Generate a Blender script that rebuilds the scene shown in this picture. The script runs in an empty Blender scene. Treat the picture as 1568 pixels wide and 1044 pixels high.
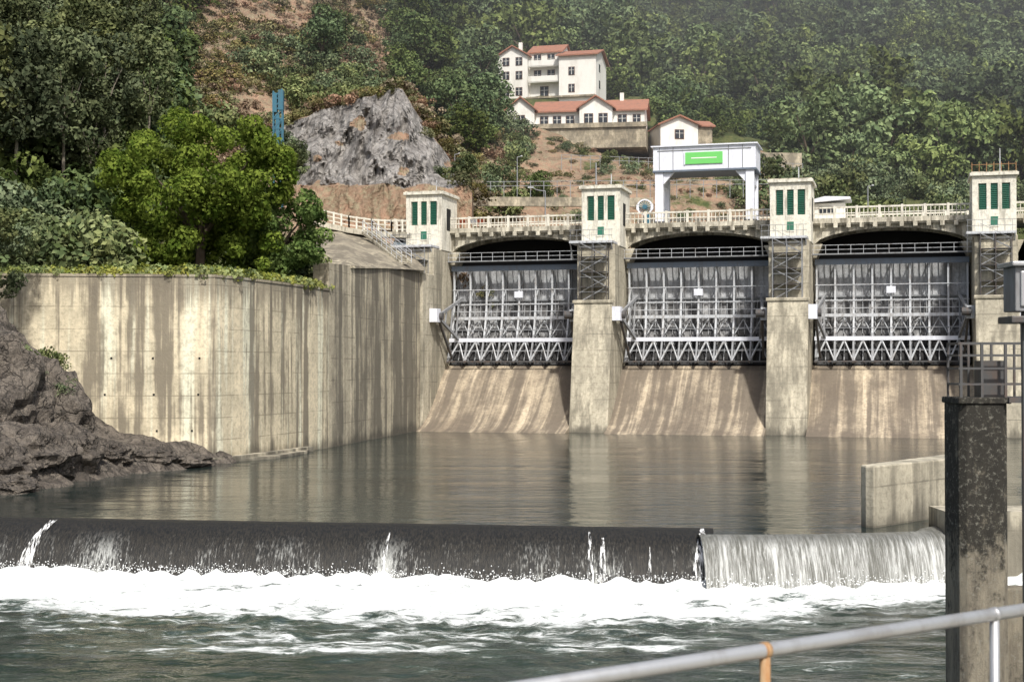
import bpy, math, random
import numpy as np
from mathutils import Vector, Matrix, noise
random.seed(4); rng=np.random.default_rng(4)
scene=bpy.context.scene
F=2178.0; CAMZ=5.9; 
def S(b,e,d):            # bearing/elevation/distance survey -> world
    return ((b-784)*d/F, d, CAMZ+(560-e)*d/F)

# ---------------------------------------------------------------- materials
def newmat(name):
    m=bpy.data.materials.new(name); m.use_nodes=True
    nt=m.node_tree; nt.nodes.clear()
    out=nt.nodes.new('ShaderNodeOutputMaterial')
    return m,nt,out
def nd(nt,t,ins=None,**kw):
    n=nt.nodes.new(t)
    for k,v in kw.items(): setattr(n,k,v)
    if ins:
        for k,v in ins.items():
            s=n.inputs[k]
            if isinstance(v,bpy.types.NodeSocket): nt.links.new(v,s)
            else: s.default_value=v
    return n
def c4(c): return (c[0],c[1],c[2],1)
def noise_n(nt,vec,scale,detail=5,rough=0.6,dist=0.0):
    return nd(nt,'ShaderNodeTexNoise',{'Vector':vec,'Scale':scale,'Detail':detail,'Roughness':rough,'Distortion':dist}).outputs['Fac']
def mapping(nt,vec,sc):
    return nd(nt,'ShaderNodeMapping',{'Vector':vec,'Scale':sc}).outputs[0]
def rng_n(nt,v,a,b,c=0.0,d=1.0):
    return nd(nt,'ShaderNodeMapRange',{'Value':v,'From Min':a,'From Max':b,'To Min':c,'To Max':d},interpolation_type='SMOOTHSTEP').outputs[0]
def mix(nt,f,a,b,mode='MIX'):
    n=nt.nodes.new('ShaderNodeMix'); n.data_type='RGBA'; n.blend_type=mode
    for i,v in ((0,f),(6,a),(7,b)):
        s=n.inputs[i]
        if isinstance(v,bpy.types.NodeSocket): nt.links.new(v,s)
        else: s.default_value = v if i==0 else c4(v)
    return n.outputs[2]
def mth(nt,op,a,b=0.0):
    n=nt.nodes.new('ShaderNodeMath'); n.operation=op
    for i,v in ((0,a),(1,b)):
        if isinstance(v,bpy.types.NodeSocket): nt.links.new(v,n.inputs[i])
        else: n.inputs[i].default_value=v
    return n.outputs[0]
def bsdf(nt,out,col,rough=0.8,metal=0.0,bump=None,bs=0.3,bd=0.05,spec=0.3):
    ins={'Base Color':col if isinstance(col,bpy.types.NodeSocket) else c4(col),'Roughness':rough,'Metallic':metal,'Specular IOR Level':spec}
    p=nd(nt,'ShaderNodeBsdfPrincipled',ins)
    if bump is not None:
        b=nd(nt,'ShaderNodeBump',{'Height':bump,'Strength':bs,'Distance':bd})
        nt.links.new(b.outputs[0],p.inputs['Normal'])
    nt.links.new(p.outputs[0],out.inputs[0]); return p

def concrete(name,light,dark,stain=(0.09,0.085,0.07),sc=(0.9,0.9,0.05),thr=(0.42,0.62),joint=0,topz=None,topw=1.6,amount=0.8,wet=None,lime=0.55,patch=0.0):
    m,nt,out=newmat(name)
    v=nd(nt,'ShaderNodeTexCoord').outputs['Object']
    z=nd(nt,'ShaderNodeSeparateXYZ',{'Vector':v}).outputs['Z']
    blot=noise_n(nt,v,0.35,4,0.65)
    col=mix(nt,rng_n(nt,blot,0.35,0.65),light,dark)
    st3=noise_n(nt,mapping(nt,nd(nt,'ShaderNodeVectorMath',{0:v,1:(17,9,3)}).outputs[0],tuple(1.6*s for s in sc)),1.0,3,0.6)
    col=mix(nt,rng_n(nt,st3,0.52,0.64,0,lime),col,tuple(min(0.8,c*1.4) for c in light))
    st=noise_n(nt,mapping(nt,v,sc),1.0,4,0.6,0.3)
    st2=noise_n(nt,mapping(nt,v,tuple(4*s for s in sc)),1.0,3,0.6)
    sv=mth(nt,'ADD',mth(nt,'MULTIPLY',st,0.7),mth(nt,'MULTIPLY',st2,0.3))
    if patch:
        pn=noise_n(nt,mapping(nt,v,(1,1,.6)),0.55,4,0.7)
        sv=mth(nt,'ADD',sv,mth(nt,'MULTIPLY',mth(nt,'SUBTRACT',pn,0.5),patch))
    f=mth(nt,'MULTIPLY',rng_n(nt,sv,thr[0],thr[1]),amount)
    col=mix(nt,f,col,stain)
    if joint:
        fr=mth(nt,'FRACT',mth(nt,'DIVIDE',z,joint))
        j=mth(nt,'LESS_THAN',fr,0.045)
        j=mth(nt,'MULTIPLY',j,rng_n(nt,blot,0.4,0.6,0.05,0.65))
        col=mix(nt,j,col,tuple(c*0.35 for c in dark))
    if topz is not None:
        e=mth(nt,'ADD',mth(nt,'SUBTRACT',z,topz-topw),mth(nt,'MULTIPLY',mth(nt,'SUBTRACT',st2,0.5),6.0))
        col=mix(nt,rng_n(nt,e,-0.7,0.9,0,0.62),col,(0.15,0.13,0.10))
    if wet is not None:
        e=mth(nt,'ADD',mth(nt,'SUBTRACT',wet,z),mth(nt,'MULTIPLY',mth(nt,'SUBTRACT',st,0.5),3.0))
        col=mix(nt,rng_n(nt,e,-0.3,0.5,0,0.7),col,(0.06,0.055,0.045))
    g=noise_n(nt,v,3.5,5,0.78)
    col=mix(nt,rng_n(nt,g,0.42,0.7,0.0,0.55),col,tuple(c*0.45 for c in dark))
    bsdf(nt,out,col,0.9,bump=g,bs=0.5,bd=0.08)
    return m
def paint(name,c,rough=0.5,metal=0.0,dirt=0.35,dc=(0.12,0.09,0.06),sc=3.0):
    m,nt,out=newmat(name)
    v=nd(nt,'ShaderNodeTexCoord').outputs['Object']
    n1=noise_n(nt,mapping(nt,v,(1,1,0.35)),sc,4,0.7)
    col=mix(nt,rng_n(nt,n1,0.44,0.72,0,dirt),c,dc)
    bsdf(nt,out,col,rough,metal)
    return m
def foliage(name,c1,c2,var=0.35,tr=0):
    m,nt,out=newmat(name)
    tc=nd(nt,'ShaderNodeTexCoord').outputs['Object']
    oi=nd(nt,'ShaderNodeObjectInfo').outputs['Random']
    n1=noise_n(nt,tc,0.9,2,0.7)
    col=mix(nt,rng_n(nt,n1,0.36,0.64),c1,c2)
    h=nd(nt,'ShaderNodeHueSaturation',{'Hue':rng_n(nt,oi,0,1,0.475,0.515),'Saturation':rng_n(nt,oi,0,1,1.05,0.75),'Value':rng_n(nt,mth(nt,'FRACT',mth(nt,'MULTIPLY',oi,7.3)),0,1,1-var,1+var),'Color':col}).outputs[0]
    d=nd(nt,'ShaderNodeBsdfDiffuse',{'Color':h})
    if not tr: nt.links.new(d.outputs[0],out.inputs[0]); return m
    t=nd(nt,'ShaderNodeBsdfTranslucent',{'Color':h})
    a=nd(nt,'ShaderNodeMixShader',{0:tr,1:d.outputs[0],2:t.outputs[0]})
    nt.links.new(a.outputs[0],out.inputs[0]); return m

M={}
M['wall']=concrete('wall_concrete',(0.72,0.63,0.45),(0.52,0.46,0.33),stain=(0.15,0.13,0.10),sc=(0.75,0.75,0.022),thr=(0.475,0.575),joint=1.35,topz=11.5,topw=1.5,amount=0.85,wet=0.7,lime=.7,patch=.28)
M['wall2']=concrete('wall_concrete_dark',(0.55,0.49,0.36),(0.36,0.32,0.24),stain=(0.11,0.10,0.08),sc=(0.7,0.35,0.02),thr=(0.43,0.55),joint=1.6,topz=14.3,topw=1.0,amount=0.85,wet=0.6,patch=.25)
M['pier']=concrete('pier_concrete',(0.50,0.455,0.35),(0.36,0.33,0.255),stain=(0.17,0.155,0.12),sc=(0.8,0.8,0.08),thr=(0.45,0.61),joint=1.45,amount=0.7,wet=0.5,patch=.3)
M['spill']=concrete('spillway_concrete',(0.41,0.345,0.25),(0.25,0.205,0.15),stain=(0.12,0.10,0.08),sc=(0.6,0.03,0.03),thr=(0.41,0.56),amount=0.85,lime=.8,patch=.25)
M['deck']=concrete('deck_concrete',(0.58,0.54,0.44),(0.43,0.40,0.32),stain=(0.13,0.115,0.085),sc=(1.5,1.5,0.25),thr=(0.46,0.6),amount=0.8)
M['rail']=paint('rail_cream',(0.68,0.65,0.56),0.7,dirt=0.6)
M['tower']=concrete('tower_render',(0.76,0.73,0.62),(0.66,0.63,0.53),stain=(0.27,0.25,0.20),sc=(1.6,1.6,0.25),thr=(0.5,0.66),amount=0.7,lime=.2)
M['louver']=paint('louver_green',(0.03,0.15,0.10),0.5,dirt=0.3)
M['dark']=paint('shade_black',(0.015,0.015,0.015),0.9,dirt=0)  # near-black colour that paints the shade in openings and under the deck
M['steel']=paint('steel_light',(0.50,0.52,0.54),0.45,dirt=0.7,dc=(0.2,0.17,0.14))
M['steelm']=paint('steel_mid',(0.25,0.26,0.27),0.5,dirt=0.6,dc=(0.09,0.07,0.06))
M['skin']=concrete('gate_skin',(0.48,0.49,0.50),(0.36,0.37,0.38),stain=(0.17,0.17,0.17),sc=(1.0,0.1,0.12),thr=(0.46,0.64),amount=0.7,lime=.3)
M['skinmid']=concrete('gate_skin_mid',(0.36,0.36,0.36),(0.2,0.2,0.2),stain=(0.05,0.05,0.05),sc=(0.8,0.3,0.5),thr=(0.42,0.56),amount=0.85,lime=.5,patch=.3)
M['skinlow']=concrete('gate_skin_dark',(0.06,0.06,0.06),(0.03,0.03,0.03),stain=(0.012,0.012,0.012),sc=(1.2,0.1,0.15),lime=.2)  # lower band: wet steel, plus the dark gap there painted into its colour
M['blue']=paint('girder_bluegrey',(0.13,0.16,0.20),0.5,dirt=0.3)
M['steeld']=paint('steel_dark',(0.08,0.08,0.08),0.5,dirt=0.5,dc=(0.14,0.08,0.05))
M['galv']=paint('galvanised',(0.40,0.41,0.42),0.42,0.5,dirt=0.4,dc=(0.2,0.18,0.16),sc=8)
M['rust']=paint('rust',(0.30,0.16,0.07),0.8,dirt=0.7,dc=(0.42,0.32,0.2),sc=25)
M['crane']=paint('crane_white',(0.72,0.74,0.80),0.45,dirt=0.3,dc=(0.35,0.35,0.38))
M['sign']=paint('sign_green',(0.16,0.55,0.14),0.4,dirt=0.05)
M['bluep']=paint('blue_paint',(0.04,0.14,0.20),0.5,dirt=0.3)
M['white']=paint('white_render',(0.80,0.79,0.74),0.8,dirt=0.4,dc=(0.45,0.42,0.35),sc=0.6)
M['roof']=paint('roof_tile',(0.32,0.15,0.10),0.85,dirt=0.7,dc=(0.17,0.11,0.085),sc=1.5)
M['stone']=concrete('stone_base',(0.48,0.42,0.31),(0.30,0.26,0.19),sc=(0.8,0.8,0.4),joint=0.6,amount=0.6,patch=.3)
M['glass']=paint('window_glass',(0.03,0.035,0.045),0.15,dirt=0)
M['wood']=paint('shutter_brown',(0.14,0.08,0.055),0.7,dirt=0.2)
M['orange']=paint('barrier_red',(0.5,0.14,0.08),0.6,dirt=0.2)
M['bark']=paint('bark',(0.13,0.10,0.075),0.9,dirt=0.6,dc=(0.05,0.04,0.03),sc=4)
M['barkpale']=paint('bark_pale',(0.26,0.23,0.18),0.9,dirt=0.6,dc=(0.08,0.065,0.05),sc=4)
M['leafbig']=foliage('leaf_bright',(0.055,0.105,0.018),(0.17,0.25,0.05),0.0,tr=.3)
M['leafA']=foliage('leaf_forest',(0.040,0.068,0.022),(0.11,0.15,0.05),0.35)
M['leafFar']=foliage('leaf_far',(0.065,0.10,0.035),(0.16,0.21,0.075),0.42)
M['leafdark']=foliage('leaf_dark',(0.042,0.058,0.024),(0.12,0.14,0.058),0.3)
M['leafbush']=foliage('leaf_bush',(0.06,0.09,0.037),(0.18,0.215,0.095),0.35)
M['leafscrub']=foliage('leaf_scrub',(0.075,0.085,0.03),(0.19,0.17,0.07),0.35)
M['leafdry']=foliage('leaf_dry',(0.16,0.11,0.07),(0.31,0.23,0.14),0.35)
M['grass']=foliage('grass_blade',(0.14,0.19,0.04),(0.30,0.33,0.09),0.2,tr=.3)

def rockmat(name,a,b,crack=(0.03,0.028,0.025),s=0.5,zs=.55):
    m,nt,out=newmat(name)
    v=nd(nt,'ShaderNodeTexCoord').outputs['Object']
    n1=noise_n(nt,v,s,6,0.7,0.5)
    vm=mapping(nt,v,(1,1,zs))
    vo=nd(nt,'ShaderNodeTexVoronoi',{'Vector':nd(nt,'ShaderNodeVectorMath',{0:vm,1:nd(nt,'ShaderNodeTexNoise',{'Vector':v,'Scale':s*2}).outputs['Color']}).outputs[0],'Scale':s*1.3},feature='DISTANCE_TO_EDGE').outputs['Distance']
    col=mix(nt,rng_n(nt,n1,0.38,0.62),a,b)
    col=mix(nt,rng_n(nt,vo,0.0,0.07,0.55,0),col,crack)
    n3=noise_n(nt,mapping(nt,v,(1,1,zs)),s*6,6,0.75)
    col=mix(nt,rng_n(nt,n3,0.45,0.68,0,0.6),col,crack)
    h=mth(nt,'ADD',mth(nt,'MULTIPLY',rng_n(nt,vo,0,0.08),0.4),mth(nt,'MULTIPLY',n3,1.2))
    bsdf(nt,out,col,0.9,bump=h,bs=1.0,bd=0.4); return m
M['rock']=rockmat('cliff_rock',(0.40,0.38,0.355),(0.23,0.215,0.20),crack=(.07,.065,.06),s=0.3,zs=.3)
M['rockb']=rockmat('shore_rock',(0.29,0.25,0.205),(0.14,0.12,0.10),s=0.9)

m,nt,out=newmat('terrain_soil'); M['terrain']=m
v=nd(nt,'ShaderNodeTexCoord').outputs['Object']
at=nd(nt,'ShaderNodeAttribute',attribute_name='zone').outputs['Color']
sp=nd(nt,'ShaderNodeSeparateColor',{'Color':at})
n1=noise_n(nt,v,0.12,7,0.75); n2=noise_n(nt,v,1.2,5,0.7); n4=noise_n(nt,mapping(nt,v,(1,1,0.3)),0.3,6,0.75,0.6)
green=mix(nt,rng_n(nt,n2,0.35,0.65),(0.045,0.065,0.018),(0.11,0.115,0.04))
soil=mix(nt,rng_n(nt,n4,0.35,0.62),(0.34,0.215,0.145),(0.19,0.135,0.09))
soil=mix(nt,rng_n(nt,n2,0.45,0.65,0,0.85),soil,(0.26,0.23,0.15))
f=mth(nt,'ADD',sp.outputs[0],mth(nt,'MULTIPLY',mth(nt,'SUBTRACT',n1,0.5),2.8))
col=mix(nt,rng_n(nt,f,0.35,0.6),green,soil)
bsdf(nt,out,col,0.95,bump=n2,bs=0.9,bd=0.5)

def water(name,c,rough,s1,b,foam=False):
    m,nt,out=newmat(name)
    v=nd(nt,'ShaderNodeTexCoord').outputs['Object']
    w1=noise_n(nt,mapping(nt,v,(0.55,1.0,1)),s1,4,0.6,0.4)
    w2=noise_n(nt,mapping(nt,v,(0.3,0.8,1)),s1*0.22,2,0.5,0.8)
    calm=rng_n(nt,noise_n(nt,mapping(nt,v,(0.035,0.12,1)),1.0,3,0.6,1.0),.40,.60,.3,1.0)
    w=mth(nt,'ADD',mth(nt,'MULTIPLY',mth(nt,'MULTIPLY',w1,0.8),calm),mth(nt,'MULTIPLY',w2,0.8))
    bp=nd(nt,'ShaderNodeBump',{'Height':w,'Strength':b,'Distance':0.14}).outputs[0]
    big=noise_n(nt,mapping(nt,v,(0.05,0.12,1)),1.0,3,0.5)
    cc=mix(nt,rng_n(nt,big,0.35,0.65),c,tuple(x*1.6 for x in c))
    p=nd(nt,'ShaderNodeBsdfPrincipled',{'Base Color':cc,'Roughness':rough,'IOR':1.33,'Normal':bp})
    if not foam: nt.links.new(p.outputs[0],out.inputs[0]); return m
    fa=nd(nt,'ShaderNodeAttribute',attribute_name='foam').outputs['Fac']
    n1=noise_n(nt,mapping(nt,v,(0.45,1.0,1)),1.3,8,0.78,0.8)
    n2=noise_n(nt,mapping(nt,v,(0.12,0.35,1)),1.0,3,0.6,0.5)
    n3=noise_n(nt,v,2.5,6,0.75)
    s=mth(nt,'ADD',fa,mth(nt,'ADD',mth(nt,'MULTIPLY',mth(nt,'SUBTRACT',n1,0.5),2.4),mth(nt,'MULTIPLY',mth(nt,'SUBTRACT',n2,0.5),1.4)))
    k=rng_n(nt,s,0.42,0.86)
    mist=rng_n(nt,s,0.1,0.6,0,0.35)
    fcol=mix(nt,rng_n(nt,n3,.35,.6),(.50,.54,.52),(.84,.85,.84))
    fc=nd(nt,'ShaderNodeBsdfDiffuse',{'Color':fcol})
    tq=nd(nt,'ShaderNodeBsdfDiffuse',{'Color':(0.13,0.16,0.13,1)})
    a=nd(nt,'ShaderNodeMixShader',{0:mist,1:p.outputs[0],2:tq.outputs[0]})
    b2=nd(nt,'ShaderNodeMixShader',{0:k,1:a.outputs[0],2:fc.outputs[0]})
    nt.links.new(b2.outputs[0],out.inputs[0]); return m
M['pool']=water('pool_water',(0.014,0.021,0.019),0.10,1.4,0.60)
M['river']=water('river_water',(0.014,0.023,0.020),0.09,1.8,0.5,foam=True)

m,nt,out=newmat('wet_weir'); M['weir']=m
v=nd(nt,'ShaderNodeTexCoord').outputs['Object']; z=nd(nt,'ShaderNodeSeparateXYZ',{'Vector':v}).outputs['Z']
s1=noise_n(nt,mapping(nt,v,(7,1.2,0.35)),1.0,7,0.8,0.2); s2=noise_n(nt,mapping(nt,v,(0.35,0.2,0.05)),1.0,3,0.6)
s3=noise_n(nt,mapping(nt,v,(18,5,3)),1.0,4,0.7)
low=rng_n(nt,z,-0.1,-1.3,0.0,1.0)
k=mth(nt,'ADD',mth(nt,'ADD',mth(nt,'MULTIPLY',s1,0.5),mth(nt,'MULTIPLY',s3,0.5)),mth(nt,'MULTIPLY',mth(nt,'SUBTRACT',s2,0.5),0.6))
k=mth(nt,'MULTIPLY',rng_n(nt,k,0.51,0.68),low)
col=mix(nt,k,mix(nt,rng_n(nt,s3,0.4,0.6),(0.010,0.010,0.009),(0.026,0.023,0.018)),(0.40,0.41,0.39))
bsdf(nt,out,col,0.5,bump=s1,bs=0.6,bd=0.06,spec=0.3)
m,nt,out=newmat('falling_water'); M['fall']=m
v=nd(nt,'ShaderNodeTexCoord').outputs['Object']; z=nd(nt,'ShaderNodeSeparateXYZ',{'Vector':v}).outputs['Z']
s1=noise_n(nt,mapping(nt,v,(11,1.0,0.5)),1.0,7,0.8,0.15); s2=noise_n(nt,mapping(nt,v,(1.3,0.3,0.1)),1.0,4,0.6)
k=rng_n(nt,mth(nt,'ADD',mth(nt,'MULTIPLY',s1,0.75),mth(nt,'MULTIPLY',s2,0.25)),0.40,0.64)
k=mth(nt,'MULTIPLY',k,rng_n(nt,z,0.02,-.4,.3,1))
col=mix(nt,k,(0.10,0.10,0.085),(0.58,0.59,0.57))
bsdf(nt,out,col,0.4,bump=s1,bs=0.6,bd=0.08)
m,nt,out=newmat('white_water'); M['white_water']=m
bsdf(nt,out,(.85,.86,.85),0.6)
m,nt,out=newmat('thin_stream'); M['stream']=m
v=nd(nt,'ShaderNodeTexCoord').outputs['Object']
s1=noise_n(nt,mapping(nt,v,(14,3,1.2)),1.0,6,0.7)
d=nd(nt,'ShaderNodeBsdfDiffuse',{'Color':(.8,.81,.8,1)}); t=nd(nt,'ShaderNodeBsdfTransparent')
a=nd(nt,'ShaderNodeMixShader',{0:rng_n(nt,s1,.44,.62),1:t.outputs[0],2:d.outputs[0]}); nt.links.new(a.outputs[0],out.inputs[0])
m,nt,out=newmat('column_concrete'); M['column']=m
v=nd(nt,'ShaderNodeTexCoord').outputs['Object']; z=nd(nt,'ShaderNodeSeparateXYZ',{'Vector':v}).outputs['Z']
a=noise_n(nt,mapping(nt,v,(1,1,0.7)),3.0,9,0.82); b=noise_n(nt,mapping(nt,v,(3,3,0.6)),1.0,5,0.7); c_=noise_n(nt,v,9,7,0.85)
col=mix(nt,rng_n(nt,b,0.35,0.65),(0.27,0.24,0.18),(0.13,0.115,0.09))
blk=mth(nt,'ADD',mth(nt,'MULTIPLY',a,1.2),rng_n(nt,z,1.6,3.2,-0.10,0.14))
col=mix(nt,rng_n(nt,blk,0.50,0.70,0,0.93),col,(0.020,0.019,0.016))
col=mix(nt,rng_n(nt,c_,0.53,0.62,0,0.75),col,(0.24,0.23,0.19))
bsdf(nt,out,col,0.9,bump=a,bs=0.9,bd=0.06)

# ---------------------------------------------------------------- mesh builder
class MB:
    def __init__(s): s.v=[]; s.f=[]; s.m=[]; s.mats=[]
    def mi(s,m):
        if m not in s.mats: s.mats.append(m)
        return s.mats.index(m)
    def add(s,vs,fs,m):
        o=len(s.v); s.v+= [tuple(p) for p in vs]; k=s.mi(m)
        for f in fs: s.f.append(tuple(i+o for i in f)); s.m.append(k)
    def box(s,x0,x1,y0,y1,z0,z1,m):
        s.add([(x0,y0,z0),(x1,y0,z0),(x1,y1,z0),(x0,y1,z0),(x0,y0,z1),(x1,y0,z1),(x1,y1,z1),(x0,y1,z1)],
              [(0,3,2,1),(4,5,6,7),(0,1,5,4),(1,2,6,5),(2,3,7,6),(3,0,4,7)],m)
    def beam(s,p,q,w,h,m):
        p=Vector(p);q=Vector(q);d=(q-p)
        if d.length<1e-6:return
        d.normalize(); up=Vector((0,0,1)) if abs(d.z)<0.9 else Vector((0,1,0))
        a=d.cross(up).normalized(); b=a.cross(d).normalized(); a=a*w/2; b=b*h/2
        vs=[p-a-b,p+a-b,p+a+b,p-a+b,q-a-b,q+a-b,q+a+b,q-a+b]
        s.add(vs,[(0,1,2,3),(4,7,6,5),(0,4,5,1),(1,5,6,2),(2,6,7,3),(3,7,4,0)],m)
    def tube(s,p,q,r,m,r2=None,n=8):
        p=Vector(p);q=Vector(q);d=(q-p).normalized(); r2=r if r2 is None else r2
        up=Vector((0,0,1)) if abs(d.z)<0.9 else Vector((0,1,0))
        a=d.cross(up).normalized(); b=a.cross(d)
        vs=[];
        for c,rr in ((p,r),(q,r2)):
            for i in range(n):
                t=2*math.pi*i/n; vs.append(c+a*math.cos(t)*rr+b*math.sin(t)*rr)
        fs=[(i,(i+1)%n,n+(i+1)%n,n+i) for i in range(n)]+[tuple(range(n-1,-1,-1)),tuple(range(n,2*n))]
        s.add(vs,fs,m)
    def path(s,pts,r,m,n=8):
        for a,b in zip(pts[:-1],pts[1:]): s.tube(a,b,r,m,n=n)
    def ext(s,vs,n,m): s.add(vs,[(i,(i+1)%n,n+(i+1)%n,n+i) for i in range(n)]+[tuple(range(n-1,-1,-1)),tuple(range(n,2*n))],m)
    def exx(s,p,x0,x1,m): s.ext([(x0,y,z) for y,z in p]+[(x1,y,z) for y,z in p],len(p),m)
    def exy(s,p,y0,y1,m): s.ext([(x,y0,z) for x,z in p]+[(x,y1,z) for x,z in p],len(p),m)
    def exz(s,p,z0,z1,m): s.ext([(x,y,z0) for x,y in p]+[(x,y,z1) for x,y in p],len(p),m)
    def obj(s,name,parent=None,loc=(0,0,0),rot=0.0,bevel=0,smooth=False):
        me=bpy.data.meshes.new(name); me.from_pydata(s.v,[],s.f)
        for k in s.mats: me.materials.append(M[k])
        me.polygons.foreach_set('material_index',s.m)
        if smooth: me.polygons.foreach_set('use_smooth',[True]*len(s.f))
        me.update()
        import bmesh
        bm=bmesh.new(); bm.from_mesh(me); bmesh.ops.recalc_face_normals(bm,faces=bm.faces); bm.to_mesh(me); bm.free()
        o=bpy.data.objects.new(name,me); scene.collection.objects.link(o)
        o.location=loc; o.rotation_euler=(0,0,rot)
        if parent: o.parent=parent
        if bevel:
            b=o.modifiers.new('bevel','BEVEL'); b.width=bevel; b.segments=2; b.limit_method='ANGLE'
        return o
def empty(name,loc=(0,0,0),rot=0):
    e=bpy.data.objects.new(name,None); scene.collection.objects.link(e); e.location=loc; e.rotation_euler=(0,0,rot); return e

# ---------------------------------------------------------------- terrain
ctl=[(-45,78,8),(-38,88,11.3),(-30,90,11.3),(-22,91,11.3),(-17,95,11.3),(-15,102,11.5),(-24,104,12.3),(-34,106,14),(-13,112,12.6),(-19,118,13.2),(-11.5,126,13.2),
 (-13,136,17.5),(-20,134,17.5),(-60,80,20),(-70,60,22),(-50,60,4),(0,158,16),(30,158,16),(60,155,16),(100,145,16),(-6,150,17),(60,120,12),(80,100,14),(160,100,50),(160,150,50)]
for b,e,d in [(0,250,125),(150,250,125),(300,250,128),(420,288,142),(520,290,146),(600,292,148),(660,300,150),
 (480,178,166),(590,150,168),(650,200,170),(690,250,172),(520,250,158),(600,250,160),(450,0,205),(300,0,190),(150,0,180),(0,0,170),(600,0,230),(-250,0,165),(-250,250,110),
 (300,-350,320),(0,-350,280),(600,-250,350),(-400,-300,260),(700,130,232),(760,152,240),(840,152,232),(925,155,238),(850,229,203),(1000,227,212),(1100,220,212),
 (1230,240,215),(1230,300,182),(1000,305,172),(800,305,168),(700,290,162),(820,262,186),(1050,262,192),(850,60,300),(1000,140,275),(1230,210,245),(1400,300,205),(1568,300,210),
 (1568,150,290),(1300,90,340),(1568,0,380),(1200,0,400),(900,0,380),(720,0,340),(1000,-300,520),(1500,-300,520),(600,-300,470),(2000,0,350),(2000,250,230),(2200,-200,500)]:
    ctl.append(S(b,e,d))
C=np.array(ctl,float); n=len(C)
def phi(r): return np.where(r>1e-9,r*r*np.log(np.maximum(r,1e-9)),0)
sc=100.0
R=np.linalg.norm(C[:,None,:2]-C[None,:,:2],axis=2)/sc
A=np.zeros((n+3,n+3)); A[:n,:n]=phi(R)+np.eye(n)*0.0005
A[:n,n]=1;A[:n,n+1:]=C[:,:2]/sc; A[n,:n]=1; A[n+1:,:n]=(C[:,:2]/sc).T
W=np.linalg.solve(A,np.concatenate([C[:,2],[0,0,0]]))
def H(x,y):
    x=np.atleast_1d(np.asarray(x,float)); y=np.atleast_1d(np.asarray(y,float))
    r=np.sqrt((x[:,None]-C[None,:,0])**2+(y[:,None]-C[None,:,1])**2)/sc
    return phi(r)@W[:n]+W[n]+x/sc*W[n+1]+y/sc*W[n+2]
wall_path=[(-34,82.5),(-31,85.3),(-18.1,86.6),(-17.0,89),(-15.7,93),(-14.0,99),(-12.9,104),(-11.6,112),(-10.2,120),(-8.35,129.3)]
def wallX(y):
    ys=[p[1] for p in wall_path]; xs=[p[0] for p in wall_path]
    return np.interp(y,ys,xs)
def fr(x,y,s,seed=0): return noise.fractal(Vector((x*s,y*s,seed)),0.9,2.1,5)
def zterr(x,y):
    h=H(x,y)
    k=np.array([fr(a,b,0.06) *np.interp(b,[100,125,200,400],[0.0,1.0,2.6,6.0]) for a,b in zip(np.atleast_1d(x),np.atleast_1d(y))])
    return h+k
xs=np.concatenate([np.arange(-150,-60,5),np.arange(-60,70,1.8),np.arange(70,330,5)])
ys=np.concatenate([np.arange(50,84,3),np.arange(84,250,1.8),np.arange(250,640,5)])
GX,GY=np.meshgrid(xs,ys); gx=GX.ravel(); gy=GY.ravel(); gz=zterr(gx,gy)
def keep(x,y):
    yd=np.where(x<-8,131.5,131.5-0.276*(x+8))+4
    left=(x<wallX(y)-1.2)&(y<131)
    left&=~((y<88)&(x>-36))
    mid=(y>=131)&(y<yd+14)&(x<-11)
    up=(y>=yd+12)
    right=(x>70)
    return left|mid|(up)|right
nx=len(xs); ny=len(ys); faces=[]
cx=(GX[:-1,:-1]+GX[1:,1:])/2; cy=(GY[:-1,:-1]+GY[1:,1:])/2; K=keep(cx.ravel(),cy.ravel()).reshape(cx.shape)
for j in range(ny-1):
    for i in range(nx-1):
        if K[j,i]: a=j*nx+i; faces.append((a,a+1,a+nx+1,a+nx))
me=bpy.data.meshes.new('hillside_terrain'); me.from_pydata(np.stack([gx,gy,gz],1).tolist(),[],faces)
me.materials.append(M['terrain'])
brg=784+gx/np.maximum(gy,1)*F
soil=np.zeros(len(gx))
soil=np.where((brg>250)&(brg<720)&(gy>130)&(gy<280),0.85,soil)
soil=np.where((brg>700)&(brg<1260)&(gy>160)&(gy<215),0.75,soil)
soil=np.where((gy<128)&(gx>-40),0.12,soil)
ca=me.color_attributes.new('zone','FLOAT_COLOR','POINT')
ca.data.foreach_set('color',np.stack([soil,soil*0,soil*0,soil*0+1],1).ravel().astype(np.float32))
me.polygons.foreach_set('use_smooth',[True]*len(faces)); me.update()
o=bpy.data.objects.new('hillside_terrain',me); scene.collection.objects.link(o)
b=MB(); b.box(-3000,3000,-3000,3000,-7,-6,'rockb'); b.obj('ground')

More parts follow.
